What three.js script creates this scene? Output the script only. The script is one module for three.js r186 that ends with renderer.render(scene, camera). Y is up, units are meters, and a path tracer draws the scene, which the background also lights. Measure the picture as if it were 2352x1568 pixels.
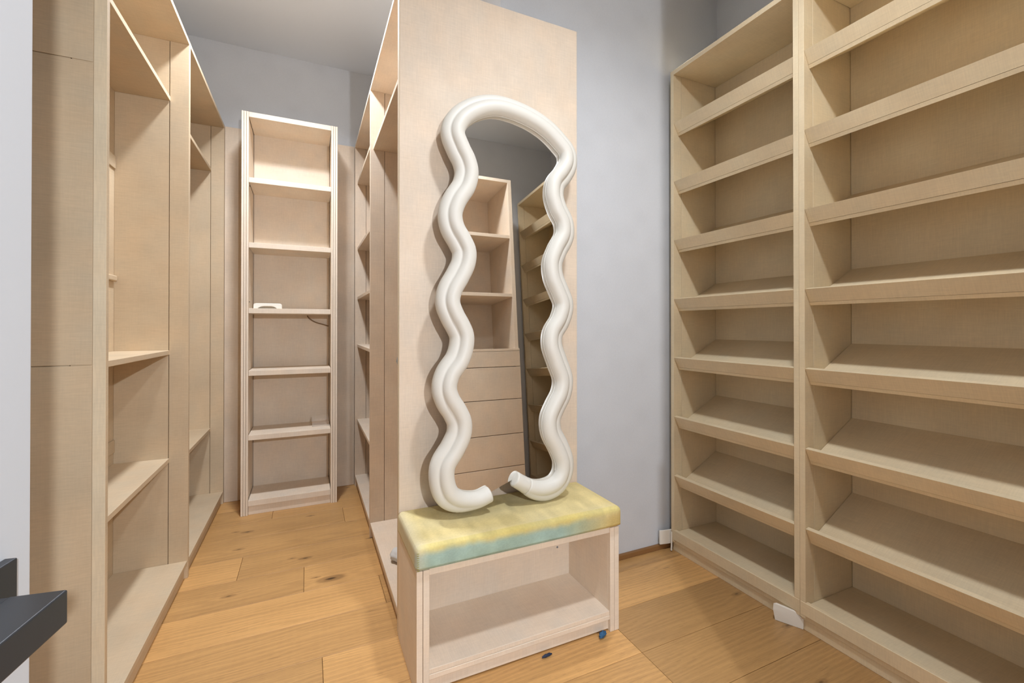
import * as THREE from 'three';
import { RoundedBoxGeometry } from 'three/addons/geometries/RoundedBoxGeometry.js';
import { ConvexGeometry } from 'three/addons/geometries/ConvexGeometry.js';
import { mergeGeometries } from 'three/addons/utils/BufferGeometryUtils.js';

// ------------------------------------------------------------------ camera, light, exposure
// World: x = across the closet (right), y = up, z = -depth. All builders below take (s, y, d) with d = -z.
const scene = new THREE.Scene();
scene.background = new THREE.Color(0x101010);
const W = 2352, H = 1568, F = 1021.7;
const camera = new THREE.PerspectiveCamera(2 * Math.atan(H / 2 / F) * 180 / Math.PI, W / H, 0.02, 50);
camera.position.set(0, 1.14, 0);
camera.rotation.order = 'YXZ';
camera.rotation.y = -24.644 * Math.PI / 180;
camera.rotation.x = 0.276 * Math.PI / 180;
camera.setViewOffset(W, H, 0, 38.4, W, H);
camera.updateProjectionMatrix();
scene.add(camera);
const renderer = new THREE.WebGLRenderer({ antialias: true });
renderer.toneMapping = THREE.LinearToneMapping;
renderer.toneMappingExposure = 1.0;
renderer.shadowMap.enabled = true;
const LAMP = {
  aisle: { at: [-0.10, 2.3], power: 16.5, color: new THREE.Color().setRGB(0.88, 0.93, 1.0) },
  alcove: { at: [0.80, 0.46], aim: [1.35, 0, 0.75], power: 12.5, color: new THREE.Color().setRGB(0.88, 0.93, 1.0) },
  accent: { at: [1.742, 1.738], aim: [1.15, 0, 1.02], power: 10.0, color: new THREE.Color().setRGB(0.95, 0.94, 0.9) },  // added lamp, throws the shoe cabinet shadow onto the floor
  hallFill: { at: [0.35, 1.60, -1.0], power: 9.5, color: new THREE.Color().setRGB(0.88, 0.93, 1.0) },  // unseen lamp added as fill through the doorway
};

// ------------------------------------------------------------------ helpers
let seed = 7;
function rnd() { seed = (seed * 1664525 + 1013904223) % 4294967296; return seed / 4294967296; }
const used = {};
function numbered(n) { used[n] = (used[n] || 0) + 1; return used[n] === 1 ? n : n + '_' + String(used[n] - 1).padStart(3, '0'); }
function thing(name, label, category, o = [0, 0, 0], group) {
  const g = new THREE.Group(); g.name = numbered(name);
  g.position.set(o[0], o[1], -o[2]); g.userData = { label, category };
  if (group) g.userData.group = group;
  scene.add(g); return g;
}
function struct(name, parent = scene) { const g = new THREE.Group(); g.name = name; if (parent === scene) g.userData.kind = 'structure'; parent.add(g); return g; }
function toLocal(geo, parent) {
  const p = new THREE.Vector3(); let q = parent;
  while (q && q !== scene) { p.add(q.position); q = q.parent; }
  geo.translate(-p.x, -p.y, -p.z); return geo;
}
// geometry is written in world coordinates and moved into the thing's own frame
function part(parent, name, geo, mat, label) {
  const m = new THREE.Mesh(parent === scene ? geo : toLocal(geo, parent), mat);
  m.name = parent === scene ? numbered(name) : name; m.castShadow = m.receiveShadow = true;
  if (label) m.userData.label = label;
  parent.add(m); return m;
}
function boxUV(g, tile = 0.5, ou = 0, ov = 0) {
  if (g.index) g = g.toNonIndexed();
  const p = g.attributes.position, uv = new Float32Array(p.count * 2);
  const a = new THREE.Vector3(), b = new THREE.Vector3(), c = new THREE.Vector3(), n = new THREE.Vector3();
  for (let i = 0; i < p.count; i += 3) {
    a.fromBufferAttribute(p, i); b.fromBufferAttribute(p, i + 1); c.fromBufferAttribute(p, i + 2);
    n.copy(b).sub(a).cross(c.clone().sub(a));
    const x = Math.abs(n.x), y = Math.abs(n.y), z = Math.abs(n.z);
    [a, b, c].forEach((v, k) => {
      let u, w;
      if (y >= x && y >= z) { u = v.x; w = v.z; } else if (x >= z) { u = v.z; w = v.y; } else { u = v.x; w = v.y; }
      uv[(i + k) * 2] = u / tile + ou; uv[(i + k) * 2 + 1] = w / tile + ov;
    });
  }
  g.setAttribute('uv', new THREE.BufferAttribute(uv, 2)); return g;
}
function box(s0, s1, y0, y1, d0, d1, r = 0.0015) {
  const w = s1 - s0, h = y1 - y0, t = d1 - d0;
  const g = new RoundedBoxGeometry(w, h, t, 1, Math.min(r, w * 0.45, h * 0.45, t * 0.45));
  g.translate((s0 + s1) / 2, (y0 + y1) / 2, -(d0 + d1) / 2);
  return boxUV(g, 0.5, rnd(), rnd());
}
// prism: polygon [[u,y],...] in a vertical plane, swept along d (axis 'd') or along s (axis 's')
function prism(poly, axis, t0, t1, bevel = 0.001) {
  const sh = new THREE.Shape(poly.map(p => new THREE.Vector2(p[0], p[1])));
  const g = new THREE.ExtrudeGeometry(sh, { depth: t1 - t0 - 2 * bevel, bevelEnabled: bevel > 0, bevelSize: bevel, bevelOffset: -bevel, bevelThickness: bevel, bevelSegments: 1 });
  g.translate(0, 0, t0 + bevel);
  if (axis === 'd') g.scale(1, 1, -1); else { g.rotateY(Math.PI / 2); g.scale(1, 1, -1); g.rotateY(0); }
  if (axis === 'd') flip(g); else flip(g);
  g.computeVertexNormals();
  return boxUV(g, 0.5, rnd(), rnd());
}
function flip(g) {
  const p = g.attributes.position;
  for (let i = 0; i < p.count; i += 3) for (let k = 0; k < 3; k++) { const t = p.getComponent(i + 1, k); p.setComponent(i + 1, k, p.getComponent(i + 2, k)); p.setComponent(i + 2, k, t); }
}

// ------------------------------------------------------------------ procedural materials
function lattice(nx, ny, s) { // tileable value noise
  const a = new Float32Array(nx * ny); let q = s * 7919 + 13;
  for (let i = 0; i < a.length; i++) { q = (q * 1664525 + 1013904223) % 4294967296; a[i] = q / 4294967296; }
  return (u, v) => {
    const x = ((u % 1) + 1) % 1 * nx, y = ((v % 1) + 1) % 1 * ny, i = Math.floor(x), j = Math.floor(y);
    let fx = x - i, fy = y - j; fx = fx * fx * (3 - 2 * fx); fy = fy * fy * (3 - 2 * fy);
    const i0 = i % nx, i1 = (i + 1) % nx, j0 = (j % ny) * nx, j1 = ((j + 1) % ny) * nx;
    return (a[j0 + i0] * (1 - fx) + a[j0 + i1] * fx) * (1 - fy) + (a[j1 + i0] * (1 - fx) + a[j1 + i1] * fx) * fy;
  };
}
function texture(w, h, fn, srgb = true) {
  const d = new Uint8Array(w * h * 4);
  for (let j = 0; j < h; j++) for (let i = 0; i < w; i++) {
    const c = fn((i + 0.5) / w, (j + 0.5) / h), o = (j * w + i) * 4;
    for (let k = 0; k < 3; k++) d[o + k] = Math.max(0, Math.min(255, Math.round(c[k])));
    d[o + 3] = 255;
  }
  const t = new THREE.DataTexture(d, w, h); t.wrapS = t.wrapT = THREE.RepeatWrapping;
  t.magFilter = THREE.LinearFilter; t.minFilter = THREE.LinearMipmapLinearFilter; t.generateMipmaps = true;
  if (srgb) t.colorSpace = THREE.SRGBColorSpace; t.needsUpdate = true; return t;
}
// linen-look laminate: crossed fine threads with slubs
function linen(col, s, along = 0.5) {
  const hx = lattice(14, 300, s), hx2 = lattice(40, 180, s + 1), vx = lattice(300, 12, s + 2), vx2 = lattice(200, 36, s + 3), big = lattice(3, 3, s + 4), mid = lattice(9, 7, s + 5);
  return texture(1024, 1024, (u, v) => {
    const h = hx(u, v) + 0.7 * hx2(u, v) - 0.85, w = vx(u, v) + 0.7 * vx2(u, v) - 0.85;
    const k = 1 + 0.024 * (h * (0.5 + along) + w * (1.5 - along)) + 0.05 * (big(u, v) - 0.5) + 0.03 * (mid(u, v) - 0.5);
    const wm = 0.02 * (mid(u + 0.3, v) - 0.5);
    return [col[0] * k * (1 + wm), col[1] * k, col[2] * k * (1 - wm)];
  });
}
function laminate(col, s, along, rough = 0.62) {
  return new THREE.MeshStandardMaterial({ map: linen(col, s, along), roughness: rough, metalness: 0 });
}
const LAM = laminate([225, 206, 184], 3, 0.5);            // island, bookcase, bench, drawers
const LAM_B = laminate([234, 218, 198], 43, 0.5);          // bookcase and bench: same laminate lightened to stand in for stronger light
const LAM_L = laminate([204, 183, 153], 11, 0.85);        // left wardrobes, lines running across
const LAM_R = laminate([226, 207, 172], 23, 0.5);         // shoe cabinets on the right: same laminate, warmer light put into its tint
const EDGE_L = laminate([226, 208, 178], 31, 0.2);
const plain = (c, rough, metal = 0) => new THREE.MeshStandardMaterial({ color: c, roughness: rough, metalness: metal });
const paintTex = (() => { const a = lattice(220, 220, 51), b = lattice(6, 6, 52); return texture(512, 512, (u, v) => { const k = 206 + 5 * (a(u, v) - 0.5) + 4 * (b(u, v) - 0.5); return [k * 0.992, k, k * 1.015]; }); })();
const PAINT = new THREE.MeshStandardMaterial({ map: paintTex, roughness: 0.85 });
const CEIL = plain(0xd8dce2, 0.9);
const DOOR = plain(0xb9bcc0, 0.45);
const BLACK = new THREE.MeshStandardMaterial({ color: 0x34363a, roughness: 0.36, metalness: 0.4 });
const BASEWOOD = plain(0x8a6238, 0.6);
const CREAM = new THREE.MeshPhysicalMaterial({ color: 0xdcd8ce, roughness: 0.5, clearcoat: 0.15, clearcoatRoughness: 0.5 });
const MIRROR = new THREE.MeshStandardMaterial({ color: 0xf2f0ec, roughness: 0.012, metalness: 1 });
const SEAM = plain(0x5b5146, 0.8);
const WHITE = plain(0xf0ece2, 0.5);
const BLUE = plain(0x2f5f86, 0.7);
const NAVY = plain(0x23304a, 0.6);

// oak planks, 5 boards
function oak(s, opts) {
  const wob = lattice(3, 4, s), wob2 = lattice(9, 6, s + 1), fine = lattice(26, 150, s + 2), pore = lattice(70, 300, s + 3), tone = lattice(4, 3, s + 4), crack = lattice(12, 60, s + 5);
  const kn = opts.knots || [], L = 2.0, WD = 0.2215;
  return texture(1024, 192, (u, v) => {
    const x = u * L, y = v * WD;
    let dist = 0, dark = 0, ring = 0;
    for (const [kx, ky, kr, ks] of kn) {
      const dx = (x - kx) / 2.6, dy = y - ky, r = Math.sqrt(dx * dx + dy * dy);
      dist += (dy >= 0 ? 1 : -1) * kr * 1.3 * Math.exp(-(r * r) / (kr * kr * 9));
      dark += ks * Math.exp(-(r * r) / (kr * kr * 0.3));
      ring += ks * 0.35 * Math.exp(-Math.pow((r - kr * 1.1) / (kr * 0.35), 2));
    }
    const c = opts.cath ? Math.pow((y - WD * opts.cath) / WD, 2) * 26 * (0.4 + 0.6 * u) - 7 * u : 0;
    const g = 14 * v + 3.2 * wob(u, v) + 1.6 * wob2(u, v) + c + dist * 90;
    const band = 0.5 + 0.5 * Math.sin(g * 5.2);
    let k = 1 - 0.055 * band - 0.07 * (fine(u, v) - 0.4) - 0.05 * (pore(u, v) > 0.72 ? 1 : 0) + 0.07 * (tone(u, v) - 0.5);
    const cr = crack(u, v); if (cr > 0.955) k -= 0.25 * (cr - 0.955) / 0.045;
    k *= 1 - 0.72 * Math.min(1, dark) - ring * 0.5;
    const warm = 1 - 0.1 * (1 - k);
    return [207 * k * opts.t, 160 * k * warm * opts.t, 101 * k * warm * warm * opts.t];
  });
}
const OAK = [
  oak(101, { t: 1.0, knots: [[1.5, 0.05, 0.006, 0.5]] }),
  oak(111, { t: 0.96, cath: 0.45, knots: [[0.28, 0.1, 0.008, 0.6], [1.35, 0.14, 0.006, 0.6]] }),
  oak(121, { t: 1.04, knots: [] }),
  oak(131, { t: 1.0, cath: 0.6, knots: [[0.11, 0.062, 0.017, 1.0], [0.05, 0.1, 0.006, 0.6], [1.2, 0.1, 0.009, 0.8]] }),
  oak(141, { t: 0.95, cath: 0.3, knots: [[0.28, 0.085, 0.009, 0.9], [0.22, 0.11, 0.006, 0.6], [0.6, 0.17, 0.007, 0.8], [1.1, 0.05, 0.006, 0.7]] }),
  oak(151, { t: 0.86, cath: 0.5, knots: [[0.6, 0.1, 0.008, 0.6]] }),  // deeper oak tone, also paints dimmer light into the floor at right
].map(t => new THREE.MeshPhysicalMaterial({ map: t, roughness: 0.42, clearcoat: 0.1, clearcoatRoughness: 0.4 }));

// ------------------------------------------------------------------ the room shell
const CH = 3.0, UH = 2.446;
const floor = struct('floor');
part(floor, 'subfloor', box(-1.3, 2.3, -0.06, -0.014, -3.1, 3.55), plain(0x3a2a1a, 0.9));
function plankGeo(s0, s1, d0, d1, flipU) {
  const g = new RoundedBoxGeometry(s1 - s0 - 0.0012, 0.014, d1 - d0 - 0.0012, 1, 0.0012);
  g.translate((s0 + s1) / 2, -0.007, -(d0 + d1) / 2);
  const p = g.attributes.position, uv = g.attributes.uv;
  for (let i = 0; i < p.count; i++) { const u = (p.getX(i) - s0) / 2.0, v = (-p.getZ(i) - d0) / 0.2215; uv.setXY(i, flipU ? 1 - u : u, v); }
  return g;
}
const PW = 0.2215, ROW0 = 1.232;
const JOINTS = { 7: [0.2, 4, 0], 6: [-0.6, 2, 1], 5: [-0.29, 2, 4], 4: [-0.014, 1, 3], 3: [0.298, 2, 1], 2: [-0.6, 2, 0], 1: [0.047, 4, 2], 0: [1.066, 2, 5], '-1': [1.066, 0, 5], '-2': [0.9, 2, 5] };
for (let r = -20; r <= 9; r++) {
  const d0 = ROW0 + r * PW, d1 = d0 + PW;
  const cut = JOINTS[r] ? JOINTS[r][0] : -0.9 + rnd() * 1.9;
  const segs = []; let a = cut - 1.9;
  while (a < 2.2) { segs.push([a, a + 1.9]); a += 1.9; }
  segs.forEach(([p0, p1], i) => {
    const s0 = Math.max(p0, -1.25), s1 = Math.min(p1, 2.2); if (s1 - s0 < 0.02) return;
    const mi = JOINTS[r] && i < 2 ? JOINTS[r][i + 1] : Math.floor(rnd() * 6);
    const g = plankGeo(s0, s1, d0, d1, false);
    if (!(JOINTS[r] && i === 1)) { const uv = g.attributes.uv, o = Math.floor(rnd() * 8) / 9; for (let k = 0; k < uv.count; k++) uv.setX(k, uv.getX(k) + o); }
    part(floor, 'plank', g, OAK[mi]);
  });
}
function wall(name, s0, s1, y0, y1, d0, d1, mat = PAINT) { const m = part(scene, name, box(s0, s1, y0, y1, d0, d1, 0.001), mat); m.userData.kind = 'structure'; return m; }
wall('ceiling', -1.3, 2.3, CH, CH + 0.12, -3.2, 3.6, CEIL);
wall('wall_back', -0.9, 2.3, 0, CH, 3.425, 3.55);
wall('wall_left', -0.9, -0.775, 0, CH, -0.37, 3.425);
wall('wall_right', 2.0725, 2.2, 0, CH, -0.49, 3.425);
wall('wall_partition', 0.76, 2.0725, 0, CH, 1.775, 3.425);
// the wall with the doorway, behind the camera
const DW0 = -0.36, DW1 = 0.80;  // opening made wide so the added hallway lamp reaches the shoe cabinets
const wf = struct('wall_front');
part(wf, 'wall_section', box(-0.9, DW0, 0, CH, -0.49, -0.37), PAINT);
part(wf, 'wall_section', box(DW1, 2.0725, 0, CH, -0.49, -0.37), PAINT);
part(wf, 'wall_header', box(DW0, DW1, 2.1, CH, -0.49, -0.37), PAINT);
const tr = struct('trim_1');
part(tr, 'casing', box(DW1, DW1 + 0.05, 0, 2.15, -0.37, -0.355), DOOR);
part(tr, 'casing', box(DW0 - 0.07, DW0 - 0.012, 0, 2.15, -0.37, -0.355), DOOR);
part(tr, 'casing', box(DW0 - 0.07, DW1 + 0.05, 2.15, 2.22, -0.37, -0.355), DOOR);
// hallway beyond the doorway
wall('wall_hall_left', -1.3, -1.2, 0, CH, -3.1, -0.49);
wall('wall_hall_right', 1.9, 2.0, 0, CH, -3.1, -0.49);
wall('wall_hall_end', -1.3, 2.0, 0, CH, -3.2, -3.1);
wall('wall_hall_near', -1.3, -0.9, 0, CH, -0.49, -0.37);
const bb = part(scene, 'baseboard_partition', box(1.0, 2.07, 0, 0.024, 1.757, 1.775, 0.003), BASEWOOD); bb.userData.kind = 'structure';

// the open door at the left edge, with its lever
const door = struct('door_1');
const E0 = [-0.2075, 0.5], du = [0.1375 / 0.8709, 0.86 / 0.8709], dn = [du[1], -du[0]];
function doorBox(u0, u1, y0, y1, n0, n1, r = 0.0015) { // box in the door's own axes
  const g = new RoundedBoxGeometry(u1 - u0, y1 - y0, n1 - n0, 2, r);
  g.translate((u0 + u1) / 2, (y0 + y1) / 2, (n0 + n1) / 2);
  const m = new THREE.Matrix4().makeBasis(new THREE.Vector3(du[0], 0, -du[1]), new THREE.Vector3(0, 1, 0), new THREE.Vector3(dn[0], 0, -dn[1]));
  m.setPosition(E0[0], 0, -E0[1]); g.applyMatrix4(m); return boxUV(g);
}
part(door, 'door_leaf', doorBox(-0.86, 0, 0.008, 2.09, -0.04, 0), DOOR);
const dh = struct('door_handle', door);
part(dh, 'rose', doorBox(-0.082, -0.026, 0.906, 0.962, 0, 0.008, 0.001), BLACK);
part(dh, 'neck', doorBox(-0.092, -0.0625, 0.9255, 0.9495, 0.008, 0.058, 0.001), BLACK);
part(dh, 'lever', doorBox(-0.20, -0.062, 0.9253, 0.9497, 0.026, 0.06, 0.0014), BLACK);
for (const y of [0.25, 1.05, 1.85]) part(door, 'hinge', doorBox(-0.874, -0.86, y, y + 0.09, -0.03, 0.004, 0.003), BLACK);

// ------------------------------------------------------------------ left wardrobes
function leftCabinet(d0, d1, tn, tf, label, shelves, extra) {
  const t = thing('wardrobe_cabinet', label, 'wardrobe', [-0.63, 0, (d0 + d1) / 2], 'open wardrobes along the left wall');
  const s1 = -0.494, sb = -0.76, st = -0.566;                       // front, back, rear end of the front stile
  for (const [a, b] of [[d0, d0 + tn], [d1 - tf, d1]]) {
    part(t, 'side_panel', box(sb, st - 0.002, 0, UH - 0.02, a + 0.001, b - 0.001), LAM_L);
    part(t, 'stile', box(st, s1, 0, UH - 0.02, a, b), LAM_L);
  }
  part(t, 'top_panel', box(sb, s1, UH - 0.02, UH, d0, d1), LAM_L);
  part(t, 'back_panel', box(sb - 0.012, sb, 0.06, UH - 0.02, d0, d1), LAM_L);
  const a = d0 + tn, b = d1 - tf;
  part(t, 'bottom_shelf', box(sb, s1 - 0.002, 0.060, 0.080, a, b), LAM_L);
  part(t, 'kick_board', box(s1 - 0.03, s1 - 0.014, 0.001, 0.060, a, b), LAM_L);
  for (const y of shelves) part(t, 'shelf', box(sb, -0.564, y - 0.02, y, a, b), LAM_L);
  if (extra) extra(t, a, b, sb);
  return t;
}
const wl = leftCabinet(1.5425, 2.466, 0.02, 0.012, 'nearer open wardrobe on the left wall, its plain side panel beside the black door lever', [2.175, 1.035, 0.552], (t, a, b, sb) => {
  part(t, 'shelf_cleat', box(sb, -0.60, 1.345, 1.368, a, a + 0.15), LAM_L, 'short stub of shelf in the near corner');
  part(t, 'back_rail', box(sb, sb + 0.014, 1.335, 1.36, b - 0.42, b - 0.004, 0.005), LAM_L);
  for (const y of [0.60, 1.82]) part(t, 'back_batten', box(sb, sb + 0.006, y, y + 0.055, a, b), LAM_L);
  part(t, 'edge_strip', box(-0.5205, -0.493, 0.0, UH - 0.001, 1.5405, 1.5425, 0.0009), EDGE_L, 'paler strip down the front edge of the side panel');
  // the near side is faced with three boards
  for (const [y0, y1] of [[0, 1.037], [1.0395, 1.844], [1.8465, UH]]) part(t, 'facing_board', box(sb, -0.5215, y0, y1, 1.5405, 1.5425, 0.0009), LAM_L);
});
leftCabinet(2.466, 3.404, 0.012, 0.02, 'farther open wardrobe on the left wall, ending at the back wall beside the bookcase', [2.155, 0.495], (t, a, b, sb) => {
  for (const y of [1.31, 1.66]) part(t, 'back_batten', box(sb, sb + 0.006, y, y + 0.012, a, b), LAM_L);
});

// ------------------------------------------------------------------ back panel and bookcase
{
  const t = thing('back_wall_panel', 'tall beige panel on the back wall showing in two strips behind the bookcase', 'wall panel', [-0.1, 0, 3.414]);
  part(t, 'panel_board', box(-0.494, -0.095, 0.001, UH, 3.406, 3.424), LAM);
  part(t, 'panel_board', box(-0.093, 0.306, 0.001, UH, 3.406, 3.424), LAM);
}
{
  const t = thing('bookcase', 'narrow tall beige bookcase with six bays standing against the back wall', 'bookcase', [-0.096, 0, 3.25]);
  const s0 = -0.367, s1 = 0.1747, d0 = 3.11, d1 = 3.404, w = 0.040;
  for (const [a, b] of [[s0, s0 + w], [s1 - w, s1]]) {
    part(t, 'side_panel', box(a + 0.004, b - 0.004, 0, UH, d0 + 0.012, d1), LAM_B);
    const q = w / 3;                                                // fluted front of each side: three slim fillets
    for (let k = 0; k < 3; k++) part(t, 'front_fillet', box(a + k * q + 0.0007, a + (k + 1) * q - 0.0007, 0, UH, d0, d0 + 0.012, 0.0016), LAM_B);
  }
  const a = s0 + w, b = s1 - w;
  part(t, 'top_panel', box(a, b, UH - 0.031, UH, d0 + 0.002, d1), LAM_B);
  part(t, 'back_panel', box(a, b, 0.05, UH - 0.03, d1 - 0.01, d1), LAM_B);
  for (const y of [2.049, 1.653, 1.2535, 0.874, 0.483]) part(t, 'shelf', box(a, b, y - 0.031, y, d0 + 0.004, d1 - 0.01), LAM_B);
  part(t, 'bottom_shelf', box(a, b, 0.054, 0.088, d0 + 0.002, d1 - 0.01), LAM_B);
  part(t, 'kick_board', box(a, b, 0.0, 0.054, d0 + 0.012, d0 + 0.028), LAM_B);
  for (const y of [2.0, 1.29]) part(t, 'shelf_pin', box(a - 0.0005, a + 0.004, y, y + 0.006, d0 + 0.03, d0 + 0.036, 0.001), SEAM);
}
{ // white arched dish on the fourth shelf
  const t = thing('white_dish', 'small white arched holder lying on a bookcase shelf', 'holder', [-0.229, 1.2535, 3.2]);
  const sh = new THREE.Shape(); const w = 0.079, h = 0.034;
  sh.moveTo(-w, 0); sh.lineTo(-w, h * 0.55); sh.quadraticCurveTo(-w, h, -w * 0.78, h); sh.lineTo(w * 0.78, h); sh.quadraticCurveTo(w, h, w, h * 0.55); sh.lineTo(w, 0);
  sh.lineTo(w * 0.62, 0); sh.quadraticCurveTo(w * 0.5, h * 0.42, 0.2 * w, h * 0.45); sh.lineTo(-0.2 * w, h * 0.45); sh.quadraticCurveTo(-w * 0.55, h * 0.42, -w * 0.72, 0); sh.closePath();
  const g = new THREE.ExtrudeGeometry(sh, { depth: 0.05, bevelEnabled: true, bevelSize: 0.003, bevelThickness: 0.004, bevelOffset: -0.003, bevelSegments: 2, curveSegments: 8 });
  g.translate(-0.229, 1.2537, -3.225); part(t, 'arched_body', g, WHITE);
  part(t, 'inner_tray', box(-0.229 - 0.05, -0.229 + 0.05, 1.2537, 1.2635, 3.19, 3.21), plain(0xb3aa98, 0.5));
}
{ // brown tube drawn for a curved shadow edge under that shelf
  const c = new THREE.CatmullRomCurve3([[-0.004, 1.217, 3.378], [0.005, 1.203, 3.384], [0.03, 1.182, 3.386], [0.06, 1.168, 3.386], [0.095, 1.158, 3.384], [0.129, 1.146, 3.37]].map(p => new THREE.Vector3(p[0], p[1], -p[2])));
  const t = thing('shadow_edge_line', 'thin brown tube standing in for a curved shadow edge under the bookcase shelf that carries the white holder', 'shadow_line', [0.06, 1.15, 3.38]);
  part(t, 'shadow_line', new THREE.TubeGeometry(c, 40, 0.004, 8), plain(0x8d7458, 0.8));
}

{ // clear box on the lower shelf
  const t = thing('acrylic_box', 'small clear acrylic box at the right end of a low bookcase shelf', 'box', [0.075, 0.483, 3.27]);
  const A = 0.026, B = 0.128, y = 0.4833, h = 0.05;
  const glass = new THREE.MeshPhysicalMaterial({ color: 0xffffff, transmission: 1, thickness: 0, roughness: 0.05, ior: 1.45 });
  part(t, 'box_bottom', box(A, B, y, y + 0.002, 3.20, 3.34, 0.0005), glass);
  part(t, 'box_wall', box(A, B, y + 0.002, y + h, 3.20, 3.202, 0.0005), glass); part(t, 'box_wall', box(A, B, y + 0.002, y + h, 3.338, 3.34, 0.0005), glass);
  part(t, 'box_wall', box(A, A + 0.002, y + 0.002, y + h, 3.202, 3.338, 0.0005), glass); part(t, 'box_wall', box(B - 0.002, B, y + 0.002, y + h, 3.202, 3.338, 0.0005), glass);
}

// ------------------------------------------------------------------ island cabinets and end panel
function islandCabinet(d0, d1, tn, tf, label, shelves) {
  const t = thing('island_cabinet', label, 'wardrobe', [0.53, 0, (d0 + d1) / 2], 'open wardrobes behind the mirror panel');
  const s0 = 0.306, sb = 0.755, st = 0.381;
  for (const [a, b] of [[d0, d0 + tn], [d1 - tf, d1]]) {
    part(t, 'side_panel', box(st + 0.002, sb, 0, UH - 0.02, a + 0.001, b - 0.001), LAM);
    part(t, 'stile', box(s0, st, 0, UH - 0.02, a, b), LAM);
  }
  part(t, 'top_panel', box(s0, sb, UH - 0.02, UH, d0, d1), LAM);
  part(t, 'back_panel', box(sb - 0.01, sb, 0.06, UH - 0.02, d0 + tn, d1 - tf), LAM);
  const a = d0 + tn, b = d1 - tf;
  part(t, 'bottom_shelf', box(s0 + 0.002, sb - 0.01, 0.060, 0.080, a, b), LAM);
  part(t, 'kick_board', box(s0 + 0.014, s0 + 0.03, 0, 0.060, a, b), LAM);
  for (const [y, f] of shelves) part(t, 'shelf', box(f, sb - 0.01, y, y + 0.02, a, b), LAM);
}
islandCabinet(1.684, 2.53, 0.018, 0.018, 'open wardrobe right behind the mirror panel on the aisle side', [[2.105, 0.322]]);
islandCabinet(2.53, 3.385, 0.004, 0.018, 'far open wardrobe in the aisle opposite the bookcase, with five shelves', [[2.165, 0.322], [1.69, 0.322], [1.335, 0.322], [0.995, 0.322], [0.46, 0.322]]);
{
  const t = thing('end_panel', 'tall beige end panel behind the wavy mirror', 'panel', [0.69, 0, 1.674]);
  part(t, 'panel_board', box(0.3062, 1.079, 0.0, UH, 1.664, 1.682), LAM);
  part(t, 'edge_band', box(0.3045, 0.3062, 0.0, UH, 1.6645, 1.682, 0.0007), EDGE_L);
}
{ // things glimpsed behind the panel edge
  const t = thing('blue_bag', 'blue plastic bag hanging inside the wardrobe behind the mirror panel edge', 'bag', [0.37, 0.9, 1.86]);
  const g = new THREE.SphereGeometry(1, 20, 14); const p = g.attributes.position;
  for (let i = 0; i < p.count; i++) { const x = p.getX(i), y = p.getY(i), z = p.getZ(i); p.setXYZ(i, x * 0.035 * (1 - 0.3 * y) + 0.004 * Math.sin(9 * y), y * 0.10, z * 0.03 + 0.005 * Math.sin(11 * y + 3 * x)); }
  g.computeVertexNormals(); g.translate(0.372, 1.02, -1.87); part(t, 'bag_body', g, plain(0x86aabf, 0.5));
  part(t, 'hanging_loop', new THREE.TubeGeometry(new THREE.CatmullRomCurve3([[0.374, 1.10, -1.87], [0.376, 1.3, -1.868], [0.38, 1.5, -1.86], [0.385, 2.104, -1.86]].map(p => new THREE.Vector3(...p))), 24, 0.0025, 6), plain(0x9aa7ad, 0.5));
}

{
  const t = thing('cloth_bundle', 'small white cloth bundle at the foot of the wardrobe behind the mirror panel edge', 'cloth', [0.37, 0.08, 2.06]);
  const g = new THREE.SphereGeometry(1, 20, 14), p = g.attributes.position;
  for (let i = 0; i < p.count; i++) { const x = p.getX(i), y = p.getY(i), z = p.getZ(i), k = 1 + 0.12 * Math.sin(6 * x + 4 * z) + 0.08 * Math.sin(9 * y); p.setXYZ(i, x * 0.034 * k, y * 0.026, z * 0.045 * k); }
  g.computeVertexNormals(); g.computeBoundingBox(); g.translate(0.375, 0.0803 - g.boundingBox.min.y, -2.06); part(t, 'cloth_body', g, plain(0xd2d0cc, 0.9));
}

// ------------------------------------------------------------------ bench, cushion
{
  const t = thing('storage_bench', 'low beige open-front storage bench under the mirror', 'bench', [0.688, 0, 1.51]);
  const s0 = 0.304, s1 = 1.0695, d0 = 1.363, d1 = 1.663, w = 0.040;
  for (const [a, b] of [[s0, s0 + w], [s1 - w, s1]]) {
    const l = a === s0;
    part(t, 'side_panel', box(a, b, 0, 0.388, d0 + 0.016, d1), LAM_B);
    const m = (a + b) / 2;
    part(t, 'front_stile', box(a, m - 0.0006, 0, 0.388, d0, d0 + 0.016, 0.0012), LAM_B);
    part(t, 'front_stile', box(m + 0.0006, b, 0, 0.388, d0, d0 + 0.016, 0.0012), LAM_B);
  }
  const a = s0 + w, b = s1 - w;
  part(t, 'top_panel', box(a, b, 0.368, 0.388, d0 + 0.004, d1), LAM_B);
  part(t, 'back_panel', box(a, b, 0.07, 0.368, d1 - 0.012, d1), LAM_B);
  part(t, 'bottom_shelf', box(a, b, 0.061, 0.0765, d0 + 0.004, d1 - 0.012), LAM_B);
  part(t, 'front_rail', box(a, b, 0.045, 0.0605, d0 + 0.002, d0 + 0.02), LAM_B);
  part(t, 'kick_board', box(a, b, 0.006, 0.045, d0 + 0.012, d0 + 0.026), LAM_B);
  for (const [x, y] of [[0.404, 0.338], [0.97, 0.20]]) {
    const g = new THREE.CylinderGeometry(0.004, 0.004, 0.003, 14); g.rotateX(Math.PI / 2); g.translate(x, y, -(d1 - 0.0125)); part(t, 'screw_cap', g, plain(0x8a8f98, 0.4, 0.5));
  }
}
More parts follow.
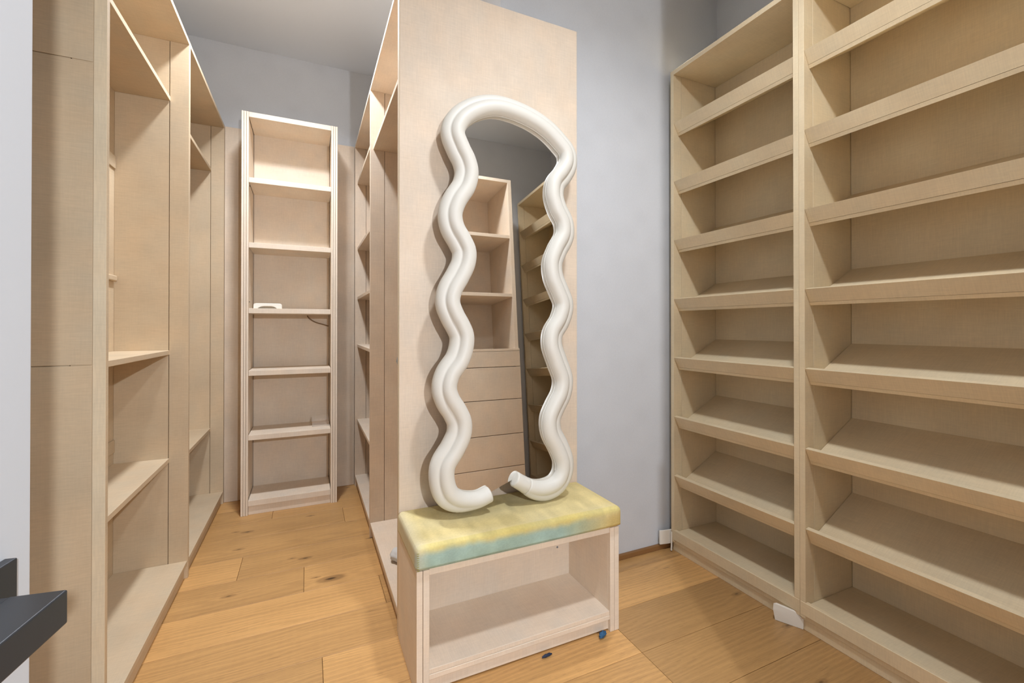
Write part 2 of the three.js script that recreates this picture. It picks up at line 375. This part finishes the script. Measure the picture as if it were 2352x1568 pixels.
{
  const t = thing('bench_cushion', 'mustard yellow velvet cushion with a pale teal front on the bench', 'cushion', [0.686, 0.388, 1.505]);
  const L = 0.776, Dp = 0.314, Hh = 0.079;
  const g0 = new THREE.BoxGeometry(L, Hh, Dp, 90, 12, 36); const R = 0.020;
  const p = g0.attributes.position, n1 = lattice(24, 10, 71), n2 = lattice(60, 30, 72), v = new THREE.Vector3(), c = new THREE.Vector3();
  for (let i = 0; i < p.count; i++) {
    v.fromBufferAttribute(p, i); const u = v.x / L + 0.5, w = v.z / Dp + 0.5;
    const rb = v.y < 0 ? 0.008 : R;
    c.set(Math.max(-L / 2 + R, Math.min(L / 2 - R, v.x)), Math.max(-Hh / 2 + rb, Math.min(Hh / 2 - R, v.y)), Math.max(-Dp / 2 + R, Math.min(Dp / 2 - R, v.z)));
    const dir = v.clone().sub(c); const l = dir.length(); if (l > 1e-6) { v.copy(c).add(dir.multiplyScalar((v.y < -Hh / 2 + 0.01 ? rb : R) / Math.max(l, R))); }
    if (v.y > 0) { const e = Math.min(1, Math.min(u, 1 - u) * 10) * Math.min(1, Math.min(w, 1 - w) * 6); v.y += 0.0005 + 0.0022 * (n1(u, w) - 0.5) * e; }
    if (Math.abs(v.z) > Dp / 2 - 0.004) v.z += 0.0015 * (n2(u, v.y * 3 + 0.5) - 0.5);
    p.setXYZ(i, v.x, v.y, v.z);
  }
  g0.computeVertexNormals();
  // velvet: yellow on the top, a dyed teal band along the front, greyish on the short left side; u over length, v over unrolled girth
  const uv = g0.attributes.uv, nrm = g0.attributes.normal;
  for (let i = 0; i < p.count; i++) {
    const x = p.getX(i), y = p.getY(i), z = p.getZ(i);
    const girth = z >= Dp / 2 - R ? (y + Hh / 2) : Hh + (Dp / 2 - z);   // front skirt, then back across the top
    uv.setXY(i, Math.max(0.004, Math.min(0.996, x / L + 0.5)), Math.max(0.004, Math.min(0.996, girth / (Hh + Dp))));
  }
  const a = lattice(34, 5, 81), b = lattice(13, 9, 82), f = lattice(160, 120, 83), e = lattice(46, 2, 84), b2 = lattice(7, 5, 85);
  const tex = texture(1024, 512, (u, v2) => {
    const gth = v2 * (Hh + Dp);
    let top = [208, 191, 138], teal = [156, 180, 166], lip = [196, 178, 104];
    const k = 0.90 + 0.10 * a(u, v2) + 0.08 * b(u, v2) + 0.05 * f(u, v2);
    let m = Math.max(0, Math.min(1, (gth - (0.046 + 0.012 * (b(u, 0.3) - 0.5) + 0.006 * (e(u, 0.5) - 0.5))) / 0.026)); m = m * m * (3 - 2 * m);
    if (u > 0.66) { const q = Math.min(1, (u - 0.66) / 0.28); teal = teal.map((t2, i) => t2 * (1 - q) + [200, 176, 112][i] * q); }
    const edge = Math.exp(-Math.pow((gth - 0.072) / 0.016, 2)) * 0.8;
    const grey = Math.max(0, 1 - u / 0.06) * 0.65;
    return [0, 1, 2].map(i => { let t2 = top[i] * (1 - edge) + lip[i] * edge; t2 = t2 * m + teal[i] * (1 - m); t2 = t2 * (1 - grey) + [205, 196, 172][i] * grey; t2 *= k; t2 += (b2(u, v2) - 0.5) * [8, 12, 22][i]; return t2; });
  });
  tex.wrapS = tex.wrapT = THREE.ClampToEdgeWrapping;
  const vel = new THREE.MeshPhysicalMaterial({ map: tex, roughness: 0.85, sheen: 0.2, sheenRoughness: 0.4, sheenColor: new THREE.Color(0.9, 0.85, 0.6) });
  g0.translate(0.686, 0.388 + Hh / 2, -1.503);
  part(t, 'cushion_body', g0, vel);
  const st = [];
  for (let k = 0; k < 9; k++) { const g = new THREE.TorusGeometry(0.0042, 0.0008, 5, 10, Math.PI); g.rotateX(Math.PI / 2); g.rotateY(0.6); g.translate(0.306, 0.398 + k * 0.0066, -1.3525); st.push(g); }
  for (const g of st) part(t, 'stitch', g, plain(0x9a9440, 0.8));
}
function scrap(name, label, cat, s, d, w, l, mat, yaw) { // a crumpled bit of tape against the kick board
  const t = thing(name, label, cat, [s, 0, d]);
  const g = new THREE.SphereGeometry(1, 14, 10), p = g.attributes.position;
  for (let i = 0; i < p.count; i++) { const x = p.getX(i), y = p.getY(i), z = p.getZ(i); const k = 1 + 0.2 * Math.sin(7 * x + 5 * z) + 0.15 * Math.sin(9 * y + 4 * x); p.setXYZ(i, x * l * k, y * w * 0.6 * k, z * w * k * 0.6); }
  g.computeVertexNormals(); g.rotateY(yaw); g.computeBoundingBox(); g.translate(s, -g.boundingBox.min.y + 0.0004, -d); part(t, 'scrap_body', g, mat);
}
scrap('tape_scrap', 'blue crumpled tape scrap on the floor by the right foot of the bench', 'tape', 0.985, 1.352, 0.016, 0.02, BLUE, 0.4);
scrap('tape_scrap', 'dark thin scrap on the floor under the middle of the bench front', 'tape', 0.752, 1.352, 0.008, 0.02, NAVY, 0.1);

// ------------------------------------------------------------------ the wavy mirror
{
  const t = thing('wavy_mirror', 'tall leaning mirror in a thick wavy cream frame standing on the cushion', 'mirror', [0.7, 0.467, 1.55]);
  const tau = 3.1 * Math.PI / 180, P0 = [0, 0.4705, 1.547];
  const M = (a, b, n) => new THREE.Vector3(a, P0[1] + b * Math.cos(tau) + n * Math.sin(tau), -(P0[2] + b * Math.sin(tau) - n * Math.cos(tau)));
  const left = [[0.598, 0.060], [0.56, 0.049], [0.528, 0.050], [0.487, 0.061], [0.456, 0.086], [0.440, 0.130], [0.443, 0.180], [0.477, 0.231], [0.503, 0.282], [0.506, 0.329], [0.489, 0.371], [0.464, 0.412], [0.453, 0.450], [0.463, 0.492], [0.502, 0.548], [0.519, 0.600], [0.520, 0.640], [0.505, 0.677], [0.485, 0.713], [0.470, 0.757], [0.478, 0.797], [0.507, 0.848], [0.531, 0.900], [0.535, 0.948], [0.517, 0.989], [0.491, 1.034], [0.484, 1.077], [0.500, 1.126], [0.538, 1.188], [0.550, 1.242], [0.541, 1.287], [0.517, 1.335], [0.499, 1.388], [0.524, 1.440], [0.59, 1.490], [0.665, 1.513]];
  const right = [[0.78, 1.502], [0.872, 1.467], [0.935, 1.420], [0.965, 1.387], [0.967, 1.348], [0.945, 1.307], [0.908, 1.260], [0.898, 1.205], [0.914, 1.146], [0.942, 1.094], [0.942, 1.046], [0.907, 0.985], [0.883, 0.926], [0.887, 0.866], [0.914, 0.802], [0.930, 0.758], [0.913, 0.703], [0.877, 0.648], [0.871, 0.594], [0.893, 0.526], [0.917, 0.456], [0.908, 0.408], [0.880, 0.362], [0.855, 0.311], [0.857, 0.253], [0.890, 0.186], [0.908, 0.136], [0.903, 0.095], [0.878, 0.064], [0.835, 0.051], [0.782, 0.056], [0.733, 0.080], [0.704, 0.099]];
  const cv = new THREE.CatmullRomCurve3([...left, ...right].map(p => new THREE.Vector3(p[0], p[1], 0)), false, 'centripetal');
  const N = 420, pts = cv.getSpacedPoints(N), tan = []; for (let i = 0; i <= N; i++) tan.push(cv.getTangentAt(i / N));
  // two stacked rolls: the front one on the path, the back one wider and behind it
  const C = [[0, 0.050, 0.0285], [0.029, 0.031, 0.0285]], K = 44, prof = [];
  const mid = [0.0145, 0.0405];
  for (let k = 0; k < K; k++) {
    const th = k / K * Math.PI * 2, dx = Math.cos(th), dy = Math.sin(th); let best = 0;
    for (const [cx, cy, r] of C) { const ex = mid[0] - cx, ey = mid[1] - cy, b = dx * ex + dy * ey, q = b * b - (ex * ex + ey * ey - r * r); if (q > 0) best = Math.max(best, -b + Math.sqrt(q)); }
    prof.push([mid[0] + dx * best, mid[1] + dy * best]);
  }
  const tipProf = []; for (let k = 0; k < K; k++) { const th = k / K * Math.PI * 2; tipProf.push([C[0][0] + C[0][2] * Math.cos(th), C[0][1] - 0.004 + C[0][2] * 1.05 * Math.sin(th)]); }
  const ease = x => { x = Math.max(0, Math.min(1, x)); return x * x * (3 - 2 * x); };
  function sweep(i0, i1, prof2, round, taper) {
    const pos = [], idx = []; const k2 = prof2.length; const rows = [];
    const ring = (i, shrink, push) => { const p = pts[i], tg = tan[i], f = taper ? ease(Math.min(i - 2, N - 2 - i) / 16) : 1;
      prof2.forEach(([a0, n0], k) => { const a = taper ? tipProf[k][0] * (1 - f) + a0 * f : a0, n = taper ? tipProf[k][1] * (1 - f) + n0 * f : n0;
        const mx = mid[0] * f, mn = mid[1] * f + (C[0][1] - 0.004) * (1 - f), aa = mx + (a - mx) * shrink, nn = mn + (n - mn) * shrink; const q = M(p.x - tg.y * aa + tg.x * push, p.y + tg.x * aa + tg.y * push, nn); pos.push(q.x, q.y, q.z); }); rows.push(1); };
    if (round) { ring(i0, 0.02, -0.006); ring(i0, 0.75, -0.006); ring(i0, 0.93, -0.0035); }
    for (let i = i0; i <= i1; i++) ring(i, 1, 0);
    if (round) { ring(i1, 0.93, 0.0035); ring(i1, 0.75, 0.006); ring(i1, 0.02, 0.006); }
    for (let r = 0; r < rows.length - 1; r++) for (let k = 0; k < k2; k++) { const a = r * k2 + k, b = r * k2 + (k + 1) % k2, c = a + k2, d = b + k2; idx.push(a, b, c, b, d, c); }
    const g = new THREE.BufferGeometry(); g.setAttribute('position', new THREE.Float32BufferAttribute(pos, 3)); g.setIndex(idx); g.computeVertexNormals(); return g;
  }
  const capN = N - 7;
  part(t, 'frame', sweep(0, capN, prof, true, true), CREAM);
  part(t, 'end_cap', sweep(capN + 1, N, prof, true, true), CREAM);
  const bead = []; for (let k = 0; k < 12; k++) bead.push([-0.0262 + 0.003 * Math.cos(k / 12 * 2 * Math.PI), 0.040 + 0.003 * Math.sin(k / 12 * 2 * Math.PI)]);
  part(t, 'inner_bead', sweep(22, N - 26, bead, false), CREAM);
  // backing board and glass
  {
    const bs = new THREE.Shape(pts.filter((p, i) => i % 3 === 0 || i === N).map(p => new THREE.Vector2(p.x, p.y)));
    const b = new THREE.ExtrudeGeometry(bs, { depth: 0.044, bevelEnabled: false }), q = b.attributes.position;
    for (let i = 0; i < q.count; i++) { const v = M(q.getX(i), q.getY(i), q.getZ(i) - 0.022); q.setXYZ(i, v.x, v.y, v.z); }
    b.computeVertexNormals(); part(t, 'backing_board', b, plain(0x9a8f80, 0.8));
  }
  const sh = new THREE.Shape(pts.filter((p, i) => i % 3 === 0 || i === N).map(p => new THREE.Vector2(p.x, p.y)));
  const g = new THREE.ExtrudeGeometry(sh, { depth: 0.004, bevelEnabled: false });
  const q = g.attributes.position; for (let i = 0; i < q.count; i++) { const v = M(q.getX(i), q.getY(i), q.getZ(i) + 0.033); q.setXYZ(i, v.x, v.y, v.z); }
  g.computeVertexNormals(); part(t, 'mirror_glass', g, MIRROR);
}

// ------------------------------------------------------------------ shoe cabinets along the right wall
function shoeCabinet(d0, d1, label) {
  const t = thing('shoe_cabinet', label, 'shoe cabinet', [1.88, 0, (d0 + d1) / 2], 'open shoe cabinets along the right wall');
  const s0 = 1.69, sb = 2.05, w = 0.0215, st = 1.743;
  for (const [a, b, k] of [[d0, d0 + w, 1], [d1 - w, d1, -1]]) {
    part(t, 'side_panel', box(st + 0.002, sb, 0.03, UH, a + 0.0012, b - 0.0012), LAM_R);
    part(t, 'stile', box(s0, st, 0.05, UH, a + 0.0003, b - 0.0003), LAM_R);
  }
  const a = d0 + w, b = d1 - w;
  part(t, 'top_panel', box(s0, sb, UH - 0.022, UH, a, b), LAM_R);
  part(t, 'back_panel', box(1.985, 2.0, 0.08, UH - 0.022, a, b), LAM_R);
  part(t, 'bottom_shelf', box(s0 + 0.016, 1.985, 0.086, 0.101, a, b), LAM_R);
  part(t, 'front_board', box(s0 - 0.001, s0 + 0.016, 0.060, 0.110, a - w + 0.001, b + w - 0.001, 0.002), LAM_R);
  part(t, 'under_board', box(s0 + 0.006, sb, 0.040, 0.0595, d0 + 0.001, d1 - 0.001), LAM_R);
  part(t, 'kick_board', box(s0 + 0.012, s0 + 0.03, 0.0, 0.0395, d0 + 0.001, d1 - 0.001), LAM_R);
  for (let i = 0; i < 7; i++) {
    const y = 2.177 - 0.2985 * i;
    // tilted shelf, its front edge showing below the lip
    const sh = part(t, 'shelf', prism([[s0 + 0.0262, y - 0.0485], [s0 + 0.0325, y - 0.0605], [1.985, y + 0.0745], [1.985, y + 0.0905], [s0 + 0.040, y - 0.0445]], 'd', a, b, 0.0006), LAM_R);
    const l = prism([[s0, y], [s0 + 0.0255, y - 0.0478], [s0 + 0.0415, y - 0.0445], [s0 + 0.0165, y + 0.0045]], 'd', a, b, 0.0012);
    part(sh, 'lip', l.translate(-sh.parent.position.x, -sh.parent.position.y, -sh.parent.position.z).translate(sh.parent.position.x, sh.parent.position.y, sh.parent.position.z), LAM_R);
  }
  return t;
}
shoeCabinet(1.0777, 1.7327, 'shoe cabinet by the grey wall, the narrow one with tilted lipped shelves');
shoeCabinet(0.275, 1.0777, 'wide shoe cabinet at the right edge with tilted lipped shelves');
shoeCabinet(-0.352, 0.275, 'shoe cabinet near the doorway, seen only in the mirror');

{ // white plastic guards
  const t = thing('corner_guard', 'white plastic guard at the foot of the shoe cabinet corner by the grey wall', 'guard', [1.67, 0, 1.73]);
  const poly = [[1.632, 1.748], [1.664, 1.741], [1.690, 1.737], [1.712, 1.7365]]; const th = 0.005;
  const sh = new THREE.Shape(); poly.forEach((p, i) => i ? sh.lineTo(p[0], p[1]) : sh.moveTo(p[0], p[1])); poly.slice().reverse().forEach(p => sh.lineTo(p[0], p[1] + th));
  const g = new THREE.ExtrudeGeometry(sh, { depth: 0.068, bevelEnabled: true, bevelSize: 0.001, bevelThickness: 0.001, bevelSegments: 1 });
  g.rotateX(-Math.PI / 2); g.translate(0, 0.034, 0); part(t, 'guard_plate', g, WHITE);
  const c = new THREE.CatmullRomCurve3([[1.687, 0.098, 1.727], [1.686, 0.06, 1.726], [1.6845, 0.025, 1.724], [1.681, 0.0048, 1.722]].map(p => new THREE.Vector3(p[0], p[1], -p[2])));
  part(t, 'guard_lip', new THREE.TubeGeometry(c, 20, 0.0042, 8), WHITE);
}
{
  const t = thing('corner_guard', 'white plastic guard at the foot of the post between the shoe cabinets', 'guard', [1.67, 0, 1.12]);
  const P = (s, y, d) => new THREE.Vector3(s, y, -d);
  const g = new ConvexGeometry([P(1.655, 0.062, 1.158), P(1.662, 0.066, 1.15), P(1.688, 0.060, 1.10), P(1.688, 0.054, 1.095), P(1.652, 0.04, 1.158), P(1.655, 0.001, 1.152), P(1.66, 0.001, 1.145), P(1.698, 0.001, 1.07), P(1.70, 0.038, 1.07), P(1.70, 0.038, 1.15), P(1.70, 0.001, 1.16)]);
  part(t, 'guard_block', g, WHITE);
}
// ------------------------------------------------------------------ behind the camera: drawer cabinet seen in the mirror
{
  const t = thing('drawer_cabinet', 'tall cabinet with drawers below open shelves, reflected in the mirror', 'cabinet', [1.148, 0, -0.14]);
  const s0 = 0.865, s1 = 1.432, d1 = 0.08, d0 = -0.355, w = 0.03;
  part(t, 'side_panel', box(s0, s0 + w, 0, UH, d0, d1), LAM); part(t, 'side_panel', box(s1 - w, s1, 0, UH, d0, d1), LAM);
  part(t, 'top_panel', box(s0 + w, s1 - w, UH - 0.025, UH, d0, d1), LAM);
  part(t, 'back_panel', box(s0 + w, s1 - w, 0.06, UH - 0.025, d0, d0 + 0.012), LAM);
  for (const y of [2.005, 1.553]) part(t, 'shelf', box(s0 + w, s1 - w, y - 0.025, y, d0 + 0.012, d1 - 0.004), LAM);
  part(t, 'counter', box(s0, s1, 1.12, 1.137, d0 + 0.012, d1 + 0.02), LAM);
  const ys = [1.118, 1.003, 0.769, 0.522, 0.295, 0.07];
  for (let i = 0; i < 5; i++) part(t, 'drawer', box(s0 + 0.001, s1 - 0.001, ys[i + 1] + 0.004, ys[i], d1, d1 + 0.02, 0.002), LAM);
  part(t, 'plinth', box(s0 + w, s1 - w, 0, 0.07, d1 - 0.03, d1 - 0.012), LAM);
}
function cap(label, s, y, d, sc, colA, colB) { // folded cloth cap lying on a sloped shelf
  const t = thing('folded_cloth', label, 'cloth', [s, y, d]), tilt = 29 * Math.PI / 180;
  const g = new THREE.SphereGeometry(1, 24, 16, 0, Math.PI * 2, 0, Math.PI / 2), p = g.attributes.position;
  for (let i = 0; i < p.count; i++) { const x = p.getX(i), yy = p.getY(i), z = p.getZ(i); const k = 1 + 0.08 * Math.sin(5 * x + 3 * z); p.setXYZ(i, x * 0.09 * sc * k, yy * 0.085 * sc + 0.012, z * 0.11 * sc * k); }
  g.computeVertexNormals(); g.rotateZ(tilt); g.translate(s, y, -d); part(t, 'crown', g, plain(colA, 0.9));
  const b = new THREE.CylinderGeometry(0.118 * sc, 0.122 * sc, 0.014, 30); b.translate(0, 0.007, 0); b.rotateZ(tilt); b.translate(s, y, -d); part(t, 'brim', b, plain(colB, 0.9));
}
cap('yellow folded cloth on a shoe shelf, seen in the mirror', 1.84, 1.297, 0.08, 0.8, 0xb59a4a, 0xd9ccab);
cap('cream folded cloth on a lower shoe shelf, seen in the mirror', 1.84, 0.700, 0.10, 0.8, 0xcdbb92, 0xd9ccab);

// ------------------------------------------------------------------ lamps
function lampHead(label, s, d, color, watts, aim, angle, pen, glow, r = 0.055, group) {
  const t = thing('ceiling_downlight', label, 'downlight', [s, CH, d]);
  const ring = new THREE.LatheGeometry([[r, -0.001], [r + 0.002, -0.012], [r + 0.02, -0.008], [r + 0.024, -0.001]].map(p => new THREE.Vector2(p[0], p[1])), 36); ring.translate(s, CH, -d); part(t, 'trim_ring', ring, plain(0xf2f2f0, 0.5));
  const disc = new THREE.CylinderGeometry(r, r, 0.004, 32); disc.translate(s, CH - 0.004, -d);
  part(t, 'diffuser', disc, new THREE.MeshStandardMaterial({ color: 0xffffff, emissive: new THREE.Color(color), emissiveIntensity: glow, roughness: 0.6 }));
  const l = new THREE.SpotLight(color, watts, 0, angle, pen, 2); l.position.set(0, -0.02, 0); l.castShadow = true; l.shadow.radius = 4.5; l.shadow.mapSize.set(1024, 1024);
  l.target.position.set(aim[0] - s, aim[1] - CH, -(aim[2] - d)); t.add(l); t.add(l.target); l.name = 'lamp'; l.target.name = 'lamp_target';
}
lampHead('recessed ceiling downlight over the left aisle', LAMP.aisle.at[0], LAMP.aisle.at[1], LAMP.aisle.color, LAMP.aisle.power, [LAMP.aisle.at[0], 0, LAMP.aisle.at[1]], 1.3, 0.6, 3);
lampHead('recessed ceiling downlight over the floor before the bench', LAMP.alcove.at[0], LAMP.alcove.at[1], LAMP.alcove.color, LAMP.alcove.power, LAMP.alcove.aim, 1.25, 0.6, 3);
lampHead('added adjustable ceiling downlight above the shoe cabinet by the grey wall, put in to cast the floor shadow', LAMP.accent.at[0], LAMP.accent.at[1], LAMP.accent.color, LAMP.accent.power, LAMP.accent.aim, 0.26, 0.5, 2, 0.016);
{ // added floor lamp in the hallway, unseen, fills the room from behind the camera
  const [s, y, d] = LAMP.hallFill.at;
  const t = thing('added_floor_lamp', 'added floor lamp with a white globe, unseen fill light in the hallway behind the doorway', 'lamp', [s, 0, d]);
  const base = new THREE.LatheGeometry([[0, 0], [0.13, 0], [0.135, 0.012], [0.02, 0.022], [0, 0.022]].map(p => new THREE.Vector2(p[0], p[1])), 32); base.translate(s, 0, -d); part(t, 'base', base, BLACK);
  const pole = new THREE.CylinderGeometry(0.011, 0.011, y - 0.10, 14); pole.translate(s, (y - 0.10) / 2 + 0.02, -d); part(t, 'pole', pole, BLACK);
  const gl = new THREE.SphereGeometry(0.08, 32, 20); gl.translate(s, y, -d);
  part(t, 'globe', gl, new THREE.MeshStandardMaterial({ color: 0xffffff, emissive: LAMP.hallFill.color, emissiveIntensity: 2, roughness: 0.5 }));
  const l = new THREE.PointLight(LAMP.hallFill.color, LAMP.hallFill.power, 0, 2); l.position.set(0, y, 0); l.castShadow = true; l.shadow.radius = 0.9; l.name = 'lamp'; t.add(l);
}

renderer.render(scene, camera);
